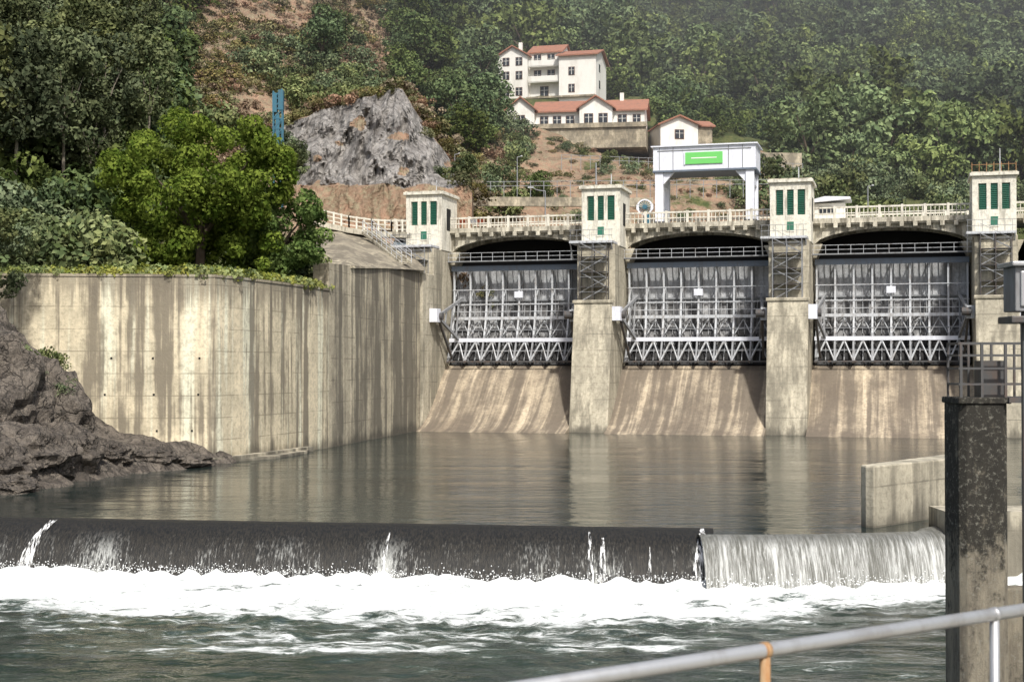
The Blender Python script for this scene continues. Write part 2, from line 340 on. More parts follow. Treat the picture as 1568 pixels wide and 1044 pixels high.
# ---------------------------------------------------------------- retaining wall
b=MB()
def dens(path,step=1.0):
    out=[]
    for p,q in zip(path[:-1],path[1:]):
        L=math.dist(p,q); k=max(1,int(L/step))
        for i in range(k): out.append((p[0]+(q[0]-p[0])*i/k,p[1]+(q[1]-p[1])*i/k))
    out.append(path[-1]); return out
def ribbon(b,path,t,z0,z1f,m,off=0.0):
    P=[Vector((p[0],p[1])) for p in path]; N=[]
    for i in range(len(P)):
        d=(P[min(i+1,len(P)-1)]-P[max(i-1,0)]).normalized(); N.append(Vector((-d.y,d.x)))
    vs=[]
    for i,p in enumerate(P):
        a=p-N[i]*off; c=p+N[i]*t; z1=z1f(i)
        vs+=[(a.x,a.y,z0),(a.x,a.y,z1),(c.x,c.y,z1),(c.x,c.y,z0)]
    fs=[]
    for i in range(len(P)-1):
        o=i*4; q=o+4
        fs+=[(o,q,q+1,o+1),(o+1,q+1,q+2,o+2),(o+2,q+2,q+3,o+3)]
    L=(len(P)-1)*4; fs+=[(0,1,2,3),(L,L+3,L+2,L+1)]
    b.add(vs,fs,m)
pa=dens(wall_path[:6]+[(-13.2,102.4)],1.2); ribbon(b,pa,1.0,-2,lambda i:11.3,'wall')
ribbon(b,pa,1.15,11.3,lambda i:11.46,'wall',off=0.05)
pb=dens([(-13.2,102.42)]+wall_path[6:],1.2); ribbon(b,pb,1.2,-2,lambda i:13.3+1.2*i/len(pb),'wall2')
ribbon(b,dens([(-18.4,85.9),(-17.2,88.4),(-15.9,92.5),(-14.2,98.5)],1.5),0.8,-2,lambda i:0.35,'pier',off=0.5)
b.exz([(-18.2,86.2),(-15.0,90.5),(-13.8,96),(-14.0,99),(-15.7,93)],-1,0.18,'pier')
random.seed(9)
for zz in (1.9,4.1,6.3):   # weep holes: near-black blocks, the dark of each bore painted on
    for x in np.arange(-29.6,-18.6,2.6):
        x=x+random.uniform(-.3,.3); yf=85.3+(x+31)*(1.3/12.9); b.box(x,x+0.12,yf-.02,yf+.25,zz,zz+0.12,'dark')
random.seed(4)
wallobj=b.obj('retaining_wall')
b=MB(); ribbon(b,dens([(-30.5,85.45)]+wall_path[2:7],1.2),6.0,10.5,lambda i:11.36,'terrain',off=-1.2); o=b.obj('grass_terrace')
ca=o.data.color_attributes.new('zone','FLOAT_COLOR','POINT')
ca.data.foreach_set('color',np.tile([0,0,0,1],len(o.data.vertices)).astype(np.float32))

# ---------------------------------------------------------------- dam
SP=17.2; ang=math.atan2(-0.266,0.964)
dam=empty('dam',(-9.9,130,0),ang)
b=MB()
for i in range(4):
    x=i*SP; w=1.75
    if i==0: prof=[(0.2,-2),(0.2,14.4),(3.4,14.4),(3.4,16.9),(16.5,16.9),(16.5,-2)]
    else: prof=[(0,-2),(0,0),(2.2,11.65),(3.5,11.65),(3.5,16.9),(16.5,16.9),(16.5,-2)]
    b.exx(prof,x-w,x+w,'pier')
    if i: b.box(x-w-.12,x+w+.12,2.05,2.6,11.5,11.8,'pier')
    for sx in (-1,1):
        xa=x+sx*w; xb=x+sx*(w+0.9)
        b.exy([(xa,16.9),(xb,16.9),(xa,14.9)],8.6,15.5,'pier')
b.obj('piers',dam,bevel=0.06)
b=MB()
sp=[(9.5,5.9),(8.6,6.0),(7.6,5.9),(6.7,5.45),(5.6,4.55),(4.4,3.4),(3.2,2.35),(2.0,1.5),(0.8,0.82),(-0.4,0.32),(-1.6,0.0),(-3,-0.3),(-3,-2),(9.5,-2)]
for i in range(3): b.exx(sp,i*SP+1.72,(i+1)*SP-1.72,'spill')
b.obj('spillway',dam)
b=MB()
for i in range(3):
    x0=i*SP+1.7; x1=(i+1)*SP-1.7; k=20
    arch=[(x0,18.55)]+[(x0+(x1-x0)*j/k,16.7+1.55*(1-(2*j/k-1)**2)**0.55) for j in range(k+1)]+[(x1,18.55)]
    for yy in (8.6,11.5,14.6): b.exy(arch,yy,yy+0.5,'deck')
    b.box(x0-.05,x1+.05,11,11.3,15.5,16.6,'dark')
    b.box(x0,x1,12.6,13.2,3,18.4,'dark')  # solid backing wall, shade below the bridge painted in as near-black
b.box(-6,3*SP+8,8.25,15.6,18.56,19.0,'deck')
b.box(-6,3*SP+8,8.1,8.4,18.72,19.16,'deck')
for x in np.arange(-5.5,3*SP+8,1.15):
    b.box(x-.18,x+.18,8.0,8.25,18.3,18.7,'deck')
b.obj('bridge_deck',dam)
b=MB()
segs=[(-6,-1.75)]+[(i*SP+1.75,(i+1)*SP-1.75) for i in range(3)]+[(3*SP+1.75,3*SP+8)]
for y in (8.25,15.4):
    for a,c in segs:
        b.box(a,c,y-.07,y+.09,20.05,20.2,'rail'); b.box(a,c,y-.04,y+.06,19.55,19.64,'rail')
        k=int((c-a)/1.9)
        for j in range(k+1):
            x=a+(c-a)*j/max(k,1); b.box(x-.11,x+.11,y-.1,y+.12,19.0,20.27,'rail')
        for x in np.arange(a+.2,c,0.36): b.box(x-.03,x+.03,y-.03,y+.05,19.0,20.05,'rail')
b.obj('balustrade',dam)
for i in range(4):
    x=i*SP; b=MB(); y0,y1=5.6,10.4; w=1.8; z0,z1=16.9,22.2
    b.box(x-w,x+w,y0+.25,y1,z0,z1,'tower')
    b.box(x-w,x-w+.5,y0,y0+.25,z0,z1,'tower'); b.box(x+w-.5,x+w,y0,y0+.25,z0,z1,'tower')
    b.box(x-w+.5,x+w-.5,y0,y0+.25,z0,19.3,'tower'); b.box(x-w+.5,x+w-.5,y0,y0+.25,21.55,z1,'tower')
    for k in (-1,1): b.box(x+k*.46-.17,x+k*.46+.17,y0,y0+.25,19.3,21.55,'tower')
    for k in (-1,0,1):
        xc=x+k*0.92
        b.box(xc-.3,xc+.3,y0+.18,y0+.245,19.3,21.55,'louver')
        for zz in np.arange(19.4,21.5,0.16): b.box(xc-.3,xc+.3,y0+.08,y0+.18,zz,zz+.06,'louver')
    b.box(x-.3,x+.3,y0-.03,y0+.02,17.9,18.7,'louver'); b.box(x-.36,x+.36,y0-.06,y0+.02,17.8,17.9,'tower')
    b.box(x-w-.2,x+w+.2,y0-.22,y1+.2,z1,z1+.26,'tower'); b.box(x-w-.08,x+w+.08,y0-.12,y1+.1,z1+.26,z1+.36,'deck')
    b.box(x+w-.02,x+w+.03,y0+1.5,y0+2.7,18.9,21.0,'dark')
    b.box(x-w-.6,x+w-.2,y0-2.6,y0-.01,17.0,17.22,'steel')
    for xx in (x-w-.5,x-.2,x+w-.3): b.beam((xx,y0-2.5,17.0),(xx,y0-1.4,15.6),.1,.1,'steel')
    for xx in np.arange(x-w-.5,x+w-.2,0.6): b.beam((xx,y0-2.5,17.2),(xx,y0-2.5,18.2),.035,.035,'steelm')
    for zz in (17.7,18.2): b.beam((x-w-.6,y0-2.5,zz),(x+w-.2,y0-2.5,zz),.04,.04,'steelm')
    if i==3:
        for xx in np.arange(x-w,x+w+.1,0.6): b.beam((xx,y0+.3,z1+.3),(xx,y0+.3,z1+1.2),.06,.06,'rust')
        b.beam((x-w,y0+.3,z1+1.0),(x+w,y0+.3,z1+1.0),.05,.05,'rust')
    b.tube((x+.6,y0+2,z1+.3),(x+.6,y0+2,z1+1.6+(1 if i==3 else 0)),.05,'steel')
    b.obj('hoist_tower',dam,bevel=0.03)
b=MB()
for i in range(4):
    x=i*SP; zb=11.65 if i else 14.4; xa,xb=x-1.3,x+1.2; ya,yb=2.3,3.4
    for xx in (xa,x-.1,xb):
        for yy in (ya,yb): b.beam((xx,yy,zb),(xx,yy,17.0),.06,.06,'steeld' if i%2 else 'steelm')
    zz=zb; sgn=1
    while zz<16.9:
        for yy in (ya,yb): b.beam((xa,yy,zz),(xb,yy,zz),.05,.05,'steeld'); b.beam((xa,yy,zz+.9),(xb,yy,zz+.9),.035,.035,'steelm')
        b.box(xa,xb,ya,yb,zz-.03,zz+.02,'steelm')
        z2=min(zz+1.35,17)
        p,q=((xa,ya+.3,zz),(xb,ya+.3,z2)) if sgn>0 else ((xb,ya+.3,zz),(xa,ya+.3,z2))
        b.beam(p,q,.3,.08,'steelm'); b.beam((p[0],ya,p[2]+.8),(q[0],ya,q[2]+.8),.035,.035,'steelm')
        zz+=1.35; sgn*=-1
    b.box(x+1.76,x+2.5,2.1,3.2,9.95,11.2,'crane')
    if i: b.box(x-2.4,x-1.76,3.2,4.2,9.9,11.0,'steel')
b.obj('stair_cage',dam)

def gyf(z): return 7.5+2.4*(1-((z-13)/7.0)**2)
for i in range(3):
    g=empty('radial_gate',(-9.9,130,0),ang)
    x0=i*SP+1.95; x1=(i+1)*SP-1.95
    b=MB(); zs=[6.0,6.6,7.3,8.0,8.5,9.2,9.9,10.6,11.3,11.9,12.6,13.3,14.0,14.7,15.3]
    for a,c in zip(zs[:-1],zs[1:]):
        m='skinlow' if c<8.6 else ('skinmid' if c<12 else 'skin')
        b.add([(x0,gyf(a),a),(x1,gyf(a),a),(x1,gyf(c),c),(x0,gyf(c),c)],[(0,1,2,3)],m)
    b.obj('skin_plate',g)
    b=MB(); nr=8; off=1.15
    rx=[x0+.15+(x1-x0-.3)*j/nr for j in range(nr+1)]
    zr=np.linspace(6.2,15.3,8)
    for j,x in enumerate(rx):
        for a,c in zip(zr[:-1],zr[1:]):
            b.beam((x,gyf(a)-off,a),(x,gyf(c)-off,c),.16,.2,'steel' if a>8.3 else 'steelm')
            b.beam((x+.1,gyf(a)-.2,a),(x+.1,gyf(c)-.2,c),.1,.3,'steelm')
        for zz in (6.4,8.4,10.4,13.6,15.2):
            b.beam((x,gyf(zz)-off,zz),(x,gyf(zz),zz),.1,.1,'steelm')
        for a,c in ((8.4,10.4),(11.9,13.6)):
            b.beam((x,gyf(a)-off,a),(x,gyf(c),c),.07,.07,'steel')
    for j in range(3*nr):
        x=x0+(x1-x0)*(j+.5)/(3*nr)
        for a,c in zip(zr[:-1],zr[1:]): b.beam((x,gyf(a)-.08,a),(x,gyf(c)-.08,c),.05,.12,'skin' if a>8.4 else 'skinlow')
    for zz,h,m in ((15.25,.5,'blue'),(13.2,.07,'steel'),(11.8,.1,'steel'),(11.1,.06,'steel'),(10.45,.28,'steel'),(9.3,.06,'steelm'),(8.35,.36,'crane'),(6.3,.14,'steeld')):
        b.beam((x0,gyf(zz)-off-.1,zz),(x1,gyf(zz)-off-.1,zz),.12 if h<.3 else .35,h,m)
    for zz in (12.2,9.4,7.4): b.beam((x0,gyf(zz)-.15,zz),(x1,gyf(zz)-.15,zz),.25,.14,'steelm')
    for j,(a,c) in enumerate(zip(rx[:-1],rx[1:])):
        mid=(a+c)/2
        for p,q in (((a,6.35),(mid,8.2)),((mid,8.2),(c,6.35))):
            b.beam((p[0],gyf(p[1])-off-.05,p[1]),(q[0],gyf(q[1])-off-.05,q[1]),.1,.1,'steel')
        b.beam((a,gyf(7.3)-off,7.3),(c,gyf(7.3)-off,7.3),.08,.08,'steelm')
        b.beam((mid,gyf(8.2)-.4,8.2),(mid,gyf(6.4)-.4,6.4),.08,.08,'steelm')
        b.beam((mid,gyf(8.2)-.3,8.2),(c,gyf(6.4)-.3,6.4),.09,.09,'steelm'); b.beam((mid,gyf(8.2)-.3,8.2),(a,gyf(6.4)-.3,6.4),.09,.09,'steelm')
        for zz in (8.4,10.4): b.beam((a,gyf(zz)-off,zz),(mid,gyf(zz),zz),.08,.08,'steelm'); b.beam((mid,gyf(zz),zz),(c,gyf(zz)-off,zz),.08,.08,'steelm')
        b.beam((a,gyf(8.7)-off*.6,8.7),(mid,gyf(10.2)-off*.6,10.2),.07,.07,'steel'); b.beam((mid,gyf(10.2)-off*.6,10.2),(c,gyf(8.7)-off*.6,8.7),.07,.07,'steel')
    b.box((x0+x1)/2-.4,(x0+x1)/2+.4,gyf(12.6)-off-.4,gyf(12.6)-off-.1,12.4,13.0,'crane')
    b.obj('girder_frame',g)
    b=MB()
    for xs_,s in ((x0-.05,1),(x1+.05,-1)):
        T=(xs_+s*.35,3.0,10.5)
        for zz in (8.35,12.4):
            b.beam(T,(xs_+s*1.0,gyf(zz)-off,zz),.2,.26,'steelm')
        b.beam(T,(xs_+s*.6,gyf(6.5)-off,6.6),.2,.2,'steeld')
        for t in (.35,.6,.85):
            p=[T[k]+( (xs_+s*1.0,gyf(8.35)-off,8.35)[k]-T[k])*t for k in range(3)]; q=[T[k]+((xs_+s*1.0,gyf(12.4)-off,12.4)[k]-T[k])*t for k in range(3)]
            b.beam(p,q,.12,.12,'steelm')
        b.tube((xs_-.15,3.0,10.5),(xs_+s*.9,3.0,10.5),.35,'steeld',n=12)
    b.obj('gate_arms',g)
    b=MB()
    b.box(x0-.2,x1+.2,7.6,8.4,15.85,15.95,'steelm')
    for zz in (16.3,16.7): b.beam((x0-.2,7.6,zz),(x1+.2,7.6,zz),.035,.035,'steel')
    for x in np.arange(x0-.1,x1+.2,1.1): b.beam((x,7.6,15.87),(x,7.6,16.7),.035,.035,'steel')
    b.obj('catwalk',g)

g=empty('gantry_crane',(-9.9,130,0),ang); b=MB(); xc=26.1; h=4.7
for sx in (-1,1):
    for yy in (10.6,14.2):
        b.box(xc+sx*(h-.45)-.38,xc+sx*(h-.45)+.38,yy-.35,yy+.35,19.5,24.3,'crane')
        b.box(xc+sx*(h-.45)-.6,xc+sx*(h-.45)+.6,yy-.5,yy+.5,19.02,19.5,'steeld')
    b.box(xc+sx*(h-.45)-.3,xc+sx*(h-.45)+.3,10.9,13.9,22.9,23.6,'crane'); b.box(xc+sx*(h-.45)-.3,xc+sx*(h-.45)+.3,10.9,13.9,19.7,20.2,'crane')
b.box(xc-h-.1,xc+h+.1,10.2,14.6,24.3,26.5,'crane'); b.box(xc-h-.3,xc+h+.3,10.0,14.8,26.5,26.62,'crane'); b.box(xc-h-.15,xc+h+.15,10.1,14.7,24.12,24.3,'blue')
b.box(xc-1.75,xc+1.75,10.1,10.19,24.8,25.9,'sign'); b.box(xc-1.85,xc-1.75,10.08,10.19,24.75,25.95,'crane')
b.box(xc-1.2,xc+1.2,10.085,10.1,25.3,25.4,'white')
for x in np.arange(xc-h+.5,xc+h,1.3): b.box(x-.03,x+.03,10.15,10.2,24.35,26.45,'steelm') if abs(x-xc)>1.9 else None
b.box(xc-h+.3,xc+h-.3,10.15,10.2,26.1,26.18,'steelm')
for sx in (-1,1): b.exy([(xc+sx*3.85,24.3),(xc+sx*2.7,24.3),(xc+sx*3.85,23.0)],10.4,10.8,'crane')
for k in range(16):
    t=2*math.pi*k/16; t2=2*math.pi*(k+1)/16
    b.beam((xc-5.6+.7*math.cos(t),10.2,20.9+.7*math.sin(t)),(xc-5.6+.7*math.cos(t2),10.2,20.9+.7*math.sin(t2)),.25,.13,'crane')
    b.beam((xc-5.6,10.2,20.9),(xc-5.6+.65*math.cos(t),10.2,20.9+.65*math.sin(t)),.06,.06,'bluep')
b.tube((xc-5.6,10.0,20.9),(xc-5.6,10.5,20.9),.22,'bluep'); b.box(xc-5.7,xc-5.1,10.1,10.6,19.1,20.2,'bluep')
b.obj('portal_frame',g,bevel=0.04)
g=empty('crest_kiosk',(-9.9,130,0),ang); b=MB(); xk=37.5
b.box(xk-1.6,xk+1.4,11.5,14,19.0,20.9,'white'); b.exy([(xk-2.3,20.9),(xk+1.9,21.2),(xk+1.9,21.4),(xk-.4,21.5),(xk-2.3,21.05)],11,14.5,'crane'); b.box(xk-.9,xk+.6,11.45,11.5,19.9,20.6,'glass')
b.obj('kiosk_walls',g)
b=MB()
for k in range(3): b.box(2.6+k*.9,3.4+k*.9,8.5,8.6,19.7,20.0,'orange' if k%2==0 else 'crane'); b.beam((2.7+k*.9,8.55,19),(2.7+k*.9,8.55,20),.05,.05,'orange')
b.obj('safety_barrier',None,(-9.9,130,0),ang)

g=empty('abutment')
b=MB()
P=[S(468,343,142),S(520,350,138),S(570,364,135.5),S(625,385,134)]; Q=[S(500,412,106),S(540,410,108),S(596,411,119),S(655,414,130)]
for k in range(3): b.add([P[k],P[k+1],Q[k+1],Q[k]],[(0,1,2,3)],'wall2')
b.obj('slope_slab',g)
b=MB()
Rr=[S(466,340,136),S(500,345,136),S(535,353,135.5),S(570,358,135),S(600,360,134.5),S(625,360,134)]
for a,c in zip(Rr[:-1],Rr[1:]):
    a=Vector(a);c=Vector(c); b.beam(a,c,1.6,.5,'deck')
    for hh,t_ in ((.5,.09),(.9,.09),(1.3,.15)): b.beam(a+Vector((0,-.5,hh)),c+Vector((0,-.5,hh)),t_,t_,'rail')
    for t in np.linspace(0,1,4): p=a.lerp(c,t)+Vector((0,-.5,0)); b.beam(p,p+Vector((0,0,1.4)),.16,.16,'rail')
b.obj('access_parapet',g)
b=MB()
A0=Vector(S(555,356,133.5)); A1=Vector(S(615,404,126))
for offv in (Vector((0,0,0)),Vector((.9,-.6,0))):
    b.beam(A0+offv,A1+offv,.12,.3,'deck')
    for t in np.linspace(0,1,9): p=A0.lerp(A1,t)+offv; b.beam(p,p+Vector((0,0,1.1)),.05,.05,'steel')
    for hh in (.6,1.1): b.beam(A0+offv+Vector((0,0,hh)),A1+offv+Vector((0,0,hh)),.05,.05,'steel')
for t in np.linspace(0,1,22): p=A0.lerp(A1,t); b.beam(p,p+Vector((.9,-.6,0)),.3,.06,'deck')
b.obj('access_stairs',g)

# ---------------------------------------------------------------- water, weir
def plane_poly(name,pts,z,mat):
    me=bpy.data.meshes.new(name); me.from_pydata([(p[0],p[1],z) for p in pts],[],[tuple(range(len(pts)))]); me.materials.append(M[mat]); me.update()
    o=bpy.data.objects.new(name,me); scene.collection.objects.link(o); return o
crest=[(-60,59.0),(-19.7,54.7),(7.2,50.95)]
crestR=[(6.5,49.4),(10.5,49.5),(14.5,50.3),(15.7,52.2)]
plane_poly('pool_water',[(-60,59.2),(-19.7,54.9),(6.9,51.2),(6.9,49.6),(10.5,49.7),(14.4,50.5),(15.6,52.4),(80,52.4),(80,140),(-60,140)],0.0,'pool')
plane_poly('reservoir_water',[(-14,144),(120,110),(200,200),(-14,200)],17.3,'pool')
def sweep(path,prof,mat,name,step=0.5,jit=0.02):
    P=[Vector(p) for p in dens(path,step)]; vs=[];fs=[];n=len(prof)
    for i,p in enumerate(P):
        d=(P[min(i+1,len(P)-1)]-P[max(i-1,0)]).normalized(); nn=Vector((d.y,-d.x))
        for (a,z) in prof:
            q=p+nn*(a+jit*noise.noise(Vector((p.x*2,z*2,0)))*4); vs.append((q.x,q.y,z+(.012*noise.noise(Vector((p.x*1.3,a,4))) if z>-.3 else 0)))
    for i in range(len(P)-1):
        for j in range(n-1): o=i*n+j; fs.append((o,o+n,o+n+1,o+1))
    me=bpy.data.meshes.new(name); me.from_pydata(vs,[],fs); me.materials.append(M[mat]); me.polygons.foreach_set('use_smooth',[True]*len(fs)); me.update()
    o=bpy.data.objects.new(name,me); scene.collection.objects.link(o); return o
prof=[(-1.2,-1.5),(-0.8,-.06),(-.4,.06),(0,.10),(.4,.07),(.8,-.04),(1.2,-.2),(1.55,-.42),(1.85,-.72),(2.1,-1.05),(2.35,-1.5),(2.6,-2.1),(2.8,-3)]
wr=empty('weir')
o=sweep(crest,prof,'weir','crest_main'); o.parent=wr
profR=[(-1.0,-.5),(-.6,-.03),(-.2,.04),(.2,.0),(.5,-.13),(.75,-.35),(1.0,-.7),(1.25,-1.15),(1.45,-1.7),(1.6,-2.5)]
o=sweep(crestR,profR,'fall','notch_curtain',0.25,0.03); o.parent=wr
def stream(x,lean,w0,w1,start=3,name='water_stream'):
    y=np.interp(x,[-60,-19.7,7.2],[59,54.7,50.95]); b=MB(); L=[];Rr=[]
    pr=[p for p in prof if -.1<=p[0]<=2.6]
    fine=[]
    for p,q in zip(pr[:-1],pr[1:]):
        for t in (0,.33,.66): fine.append((p[0]+(q[0]-p[0])*t,p[1]+(q[1]-p[1])*t))
    fine=fine[start:]
    for k,(a,z) in enumerate(fine):
        t=k/(len(fine)-1); w=w0+(w1-w0)*t; c=x+lean*t
        L.append((c-w,y-a-.08,z+.05)); Rr.append((c+w,y-a-.08,z+.05))
    n=len(L); b.add(L+Rr,[(i,i+1,n+i+1,n+i) for i in range(n-1)],'stream'); return b.obj(name,wr,smooth=True)
for a in [(-17.2,-.7,.05,.3,3),(-17.4,-.3,.02,.14,4),(-4.4,-.22,.02,.13,8),(2.75,-.05,.03,.13,6),(3.2,-.12,.04,.15,9),(6.75,-.3,.05,.4,2),(4.8,-.1,.01,.07,12)]: stream(*a)
toe=lambda x: np.where(x<7.0,np.interp(x,[-60,-19.7,7.2],[59,54.7,50.95])-2.35,np.interp(x,[7,14.5,15.7,30],[48.1,48.9,50.5,50.5]))
X=np.concatenate([[-300,-120,-70],np.arange(-45,-28,1.0),np.arange(-28,20,.2),np.arange(20,40,2.0),[60,120,300]])
T=np.concatenate([[-0.6,-.3],np.arange(0,16,.2),np.arange(16,26,.6),np.arange(26,60,4.0),[100,400]])
vs=[];fo=[]
for t in T:
    ty=toe(X); 
    for x,tt in zip(X,ty):
        y=tt-t; Wd=np.interp(x,[-60,-17,-8,3,7,10,15,30],[12.5,12.5,14.5,12.5,9,6,4.2,3])
        Wd=float(Wd)*(1+.35*noise.noise(Vector((x*.25,0,3))))
        f=max(-.25,1.22-max(t,0)/Wd*1.1)
        if f<.3: f=.3+(f-.3)*.42
        a=noise.fractal(Vector((x*.9,y*.9,0)),.8,2,5); r=noise.noise(Vector((x*2.2,y*2.2,7)))
        fz=max(0,min(1,f))
        z=-1.66+fz*(.16*a+.11*r)+.05*noise.noise(Vector((x*.7,y*.9,2)))+ .28*math.exp(-max(t,0)/.8)*(0.6+noise.noise(Vector((x*1.5,4,0))))
        vs.append((float(x),float(y),z)); fo.append(f)
nx=len(X); fs=[(j*nx+i+1,j*nx+i,(j+1)*nx+i,(j+1)*nx+i+1) for j in range(len(T)-1) for i in range(nx-1)]
me=bpy.data.meshes.new('river_water'); me.from_pydata(vs,[],fs); me.materials.append(M['river'])
at=me.attributes.new('foam','FLOAT','POINT'); at.data.foreach_set('value',np.array(fo,np.float32)); me.polygons.foreach_set('use_smooth',[True]*len(fs)); me.update()
o=bpy.data.objects.new('river_water',me); scene.collection.objects.link(o)
b=MB()
for k in range(2600):
    x=random.uniform(-24,15); t=abs(random.gauss(0,.7)); y=float(toe(np.array(x)))-t+.1; zz=-1.6+abs(random.gauss(0,.14))+.15
    r=random.uniform(.006,.025); 
    vsx=[(x+r*a,y+r*bb,zz+r*c*1.3) for a,bb,c in ((1,0,0),(-1,0,0),(0,1,0),(0,-1,0),(0,0,1),(0,0,-1))]
    b.add(vsx,[(0,2,4),(2,1,4),(1,3,4),(3,0,4),(2,0,5),(1,2,5),(3,1,5),(0,3,5)],'white_water')
b.obj('water_spray')
b=MB(); b.exz([(12.85,52.5),(12.95,52.15),(13.2,51.9),(18.8,57.8),(17.8,58.8)],-2.5,2.25,'pier'); b.obj('divider_wall',bevel=.06)
b=MB(); b.box(15.5,40,50.8,53,-3,.7,'pier'); b.obj('bank_wall')

# ---------------------------------------------------------------- rocks
def rock(name,loc,sz,seed,mat='rockb',sub=5,amp=.35,parent=None,rot=0):
    import bmesh
    bm=bmesh.new(); bmesh.ops.create_icosphere(bm,subdivisions=sub,radius=1)
    for v in bm.verts:
        n=v.co.normalized(); p=n*1.3+Vector((seed*7.1,seed*3.3,0))
        d=noise.ridged_multi_fractal(p*1.2,.8,2.2,6,1,2)*.32+noise.voronoi(p*1.7)[0][0]*1.1
        v.co=n*(1-amp*.6+amp*d)
    me=bpy.data.meshes.new(name); bm.to_mesh(me); bm.free(); me.materials.append(M[mat])
    o=bpy.data.objects.new(name,me); scene.collection.objects.link(o); o.location=loc; 
    for v in me.vertices: v.co=(v.co.x*sz[0],v.co.y*sz[1],v.co.z*sz[2])
    o.rotation_euler=(0,0,rot)
    if parent:o.parent=parent
    return o
rg=empty('rock_outcrop')
for k,(b_,e_,d_,s) in enumerate([(-15,650,76,(3.0,3.3,3.3)),(66,655,78,(2.0,2.6,3.0)),(-60,620,76,(4,4,4.4)),(85,695,75,(2.0,2,1.4)),(25,700,72,(2.8,2.4,1.4)),(150,697,79,(1.8,1.6,.8)),(210,702,81,(2,1.4,.6)),(285,706,83.5,(1.8,1.2,.4)),(-30,720,69,(2.5,2,1.3)),(0,745,66.5,(1.5,1.2,.5))]):
    rock('boulder_%d'%k,S(b_,e_,d_),s,k+1,parent=rg,rot=k*1.1,amp=.42)
sh=[(-40,58),(-26,62),(-23.4,65.5),(-22,73.2),(-20.6,77.8),(-17.6,84.3),(-17.0,87.5)]
X=np.arange(-42,-15,.25);Y=np.arange(58,90,.3); vs=[]
shx=lambda y: np.interp(y,[p[1] for p in sh],[p[0] for p in sh])
for y in Y:
    for x in X:
        d=shx(y)-x+ .9*noise.noise(Vector((x*.3,y*.6,1)))
        a=noise.ridged_multi_fractal(Vector((x*.45,y*.45,2)),.9,2.2,5,1,2)
        z=min(1.15,d*.55)-.05+ (.42*(a-.9) if d>-1 else 0) + max(0,(d-4))*.4
        vs.append((float(x),float(y),max(z,-1.5)))
nx=len(X); fs=[(j*nx+i,j*nx+i+1,(j+1)*nx+i+1,(j+1)*nx+i) for j in range(len(Y)-1) for i in range(nx-1)]
me=bpy.data.meshes.new('rocky_shore'); me.from_pydata(vs,[],fs); me.materials.append(M['rockb']); me.update()
o=bpy.data.objects.new('rocky_shore',me); scene.collection.objects.link(o)
# quarry cliff with its talus bank
U=140;V=100; vs=[]; zone=[]
tp=[(370,240),(400,205),(445,184),(480,168),(540,150),(575,138),(600,129),(616,132),(632,160),(655,195),(685,235),(725,298)]
cliff_top=[]
for j in range(V+1):
    for i in range(U+1):
        u=i/U; v=j/V; bb=370+355*u; top=np.interp(bb,[p[0] for p in tp],[p[1] for p in tp])+5*noise.noise(Vector((bb*.05,0,2))); e=352+(top-352)*v
        base=284+6*noise.noise(Vector((bb*.03,1,0)))
        k=max(0,min(1,(base-e)/(max(base-top,1))))
        dd=141+15*k**1.1+3*(abs(u-.62)**1.3)
        if e>base: dd-=(e-base)*.03
        rk=1 if e<base else .25
        dd+= rk*(-2.4*noise.ridged_multi_fractal(Vector((bb*.03,e*.014+bb*.012,3)),.8,2.2,6,1,2)+noise.voronoi(Vector((bb*.05,e*.025+bb*.01,0)))[0][0]*4+2)
        if j==V: dd+=22
        elif j==V-1: dd+=3
        if i==U: dd+=14
        if j==V-2 : cliff_top.append(S(bb,e,dd))
        vs.append(S(bb,e,dd)); zone.append(1.1 if e>base else .9)
fs=[(j*(U+1)+i,j*(U+1)+i+1,(j+1)*(U+1)+i+1,(j+1)*(U+1)+i) for j in range(V) for i in range(U)]
me=bpy.data.meshes.new('rock_cliff'); me.from_pydata(vs,[],fs); me.materials.append(M['rock']); me.materials.append(M['terrain'])
for f in me.polygons:
    i=f.index%U; j=f.index//U; bb=370+355*i/U; top=np.interp(bb,[p[0] for p in tp],[p[1] for p in tp]); e=352+(top-352)*j/V
    soil_here=e>284+8*noise.noise(Vector((bb*.03,1,0))) or j>=V-2 or (bb<455 and noise.noise(Vector((bb*.04,e*.04,8)))+(455-bb)/90>.55) or noise.noise(Vector((bb*.03,e*.05,5)))>.5
    f.material_index=1 if soil_here else 0
ca=me.color_attributes.new('zone','FLOAT_COLOR','POINT'); ca.data.foreach_set('color',np.array([[q,0,0,1] for q in zone],np.float32).ravel())
me.update()
o=bpy.data.objects.new('rock_cliff',me); scene.collection.objects.link(o)

# ---------------------------------------------------------------- foliage
def leafgeo(clumps,n,size,seed,up=.25):
    r=np.random.default_rng(seed); c=np.array([k[0] for k in clumps],float); rad=np.array([k[1] for k in clumps],float)
    w=(rad.mean(1))**2; idx=r.choice(len(clumps),n,p=w/w.sum())
    d=r.normal(size=(n,3)); d[:,2]+=up; d/=np.linalg.norm(d,axis=1)[:,None]
    rr=r.uniform(.72,1.12,n)
    p=c[idx]+d*rad[idx]*rr[:,None]
    nm=d+r.normal(size=(n,3))*.55; nm/=np.linalg.norm(nm,axis=1)[:,None]
    t=np.cross(nm,r.normal(size=(n,3))); t/=np.linalg.norm(t,axis=1)[:,None]; bt=np.cross(nm,t)
    s=size*r.uniform(.5,1.25,n)[:,None]; 
    v=np.stack([p-t*s*.5,p+bt*s*.32+nm*s*.08,p+t*s*.55,p-bt*s*.32-nm*s*.05],1).reshape(-1,3)
    f=np.arange(4*n).reshape(-1,4); return v,f
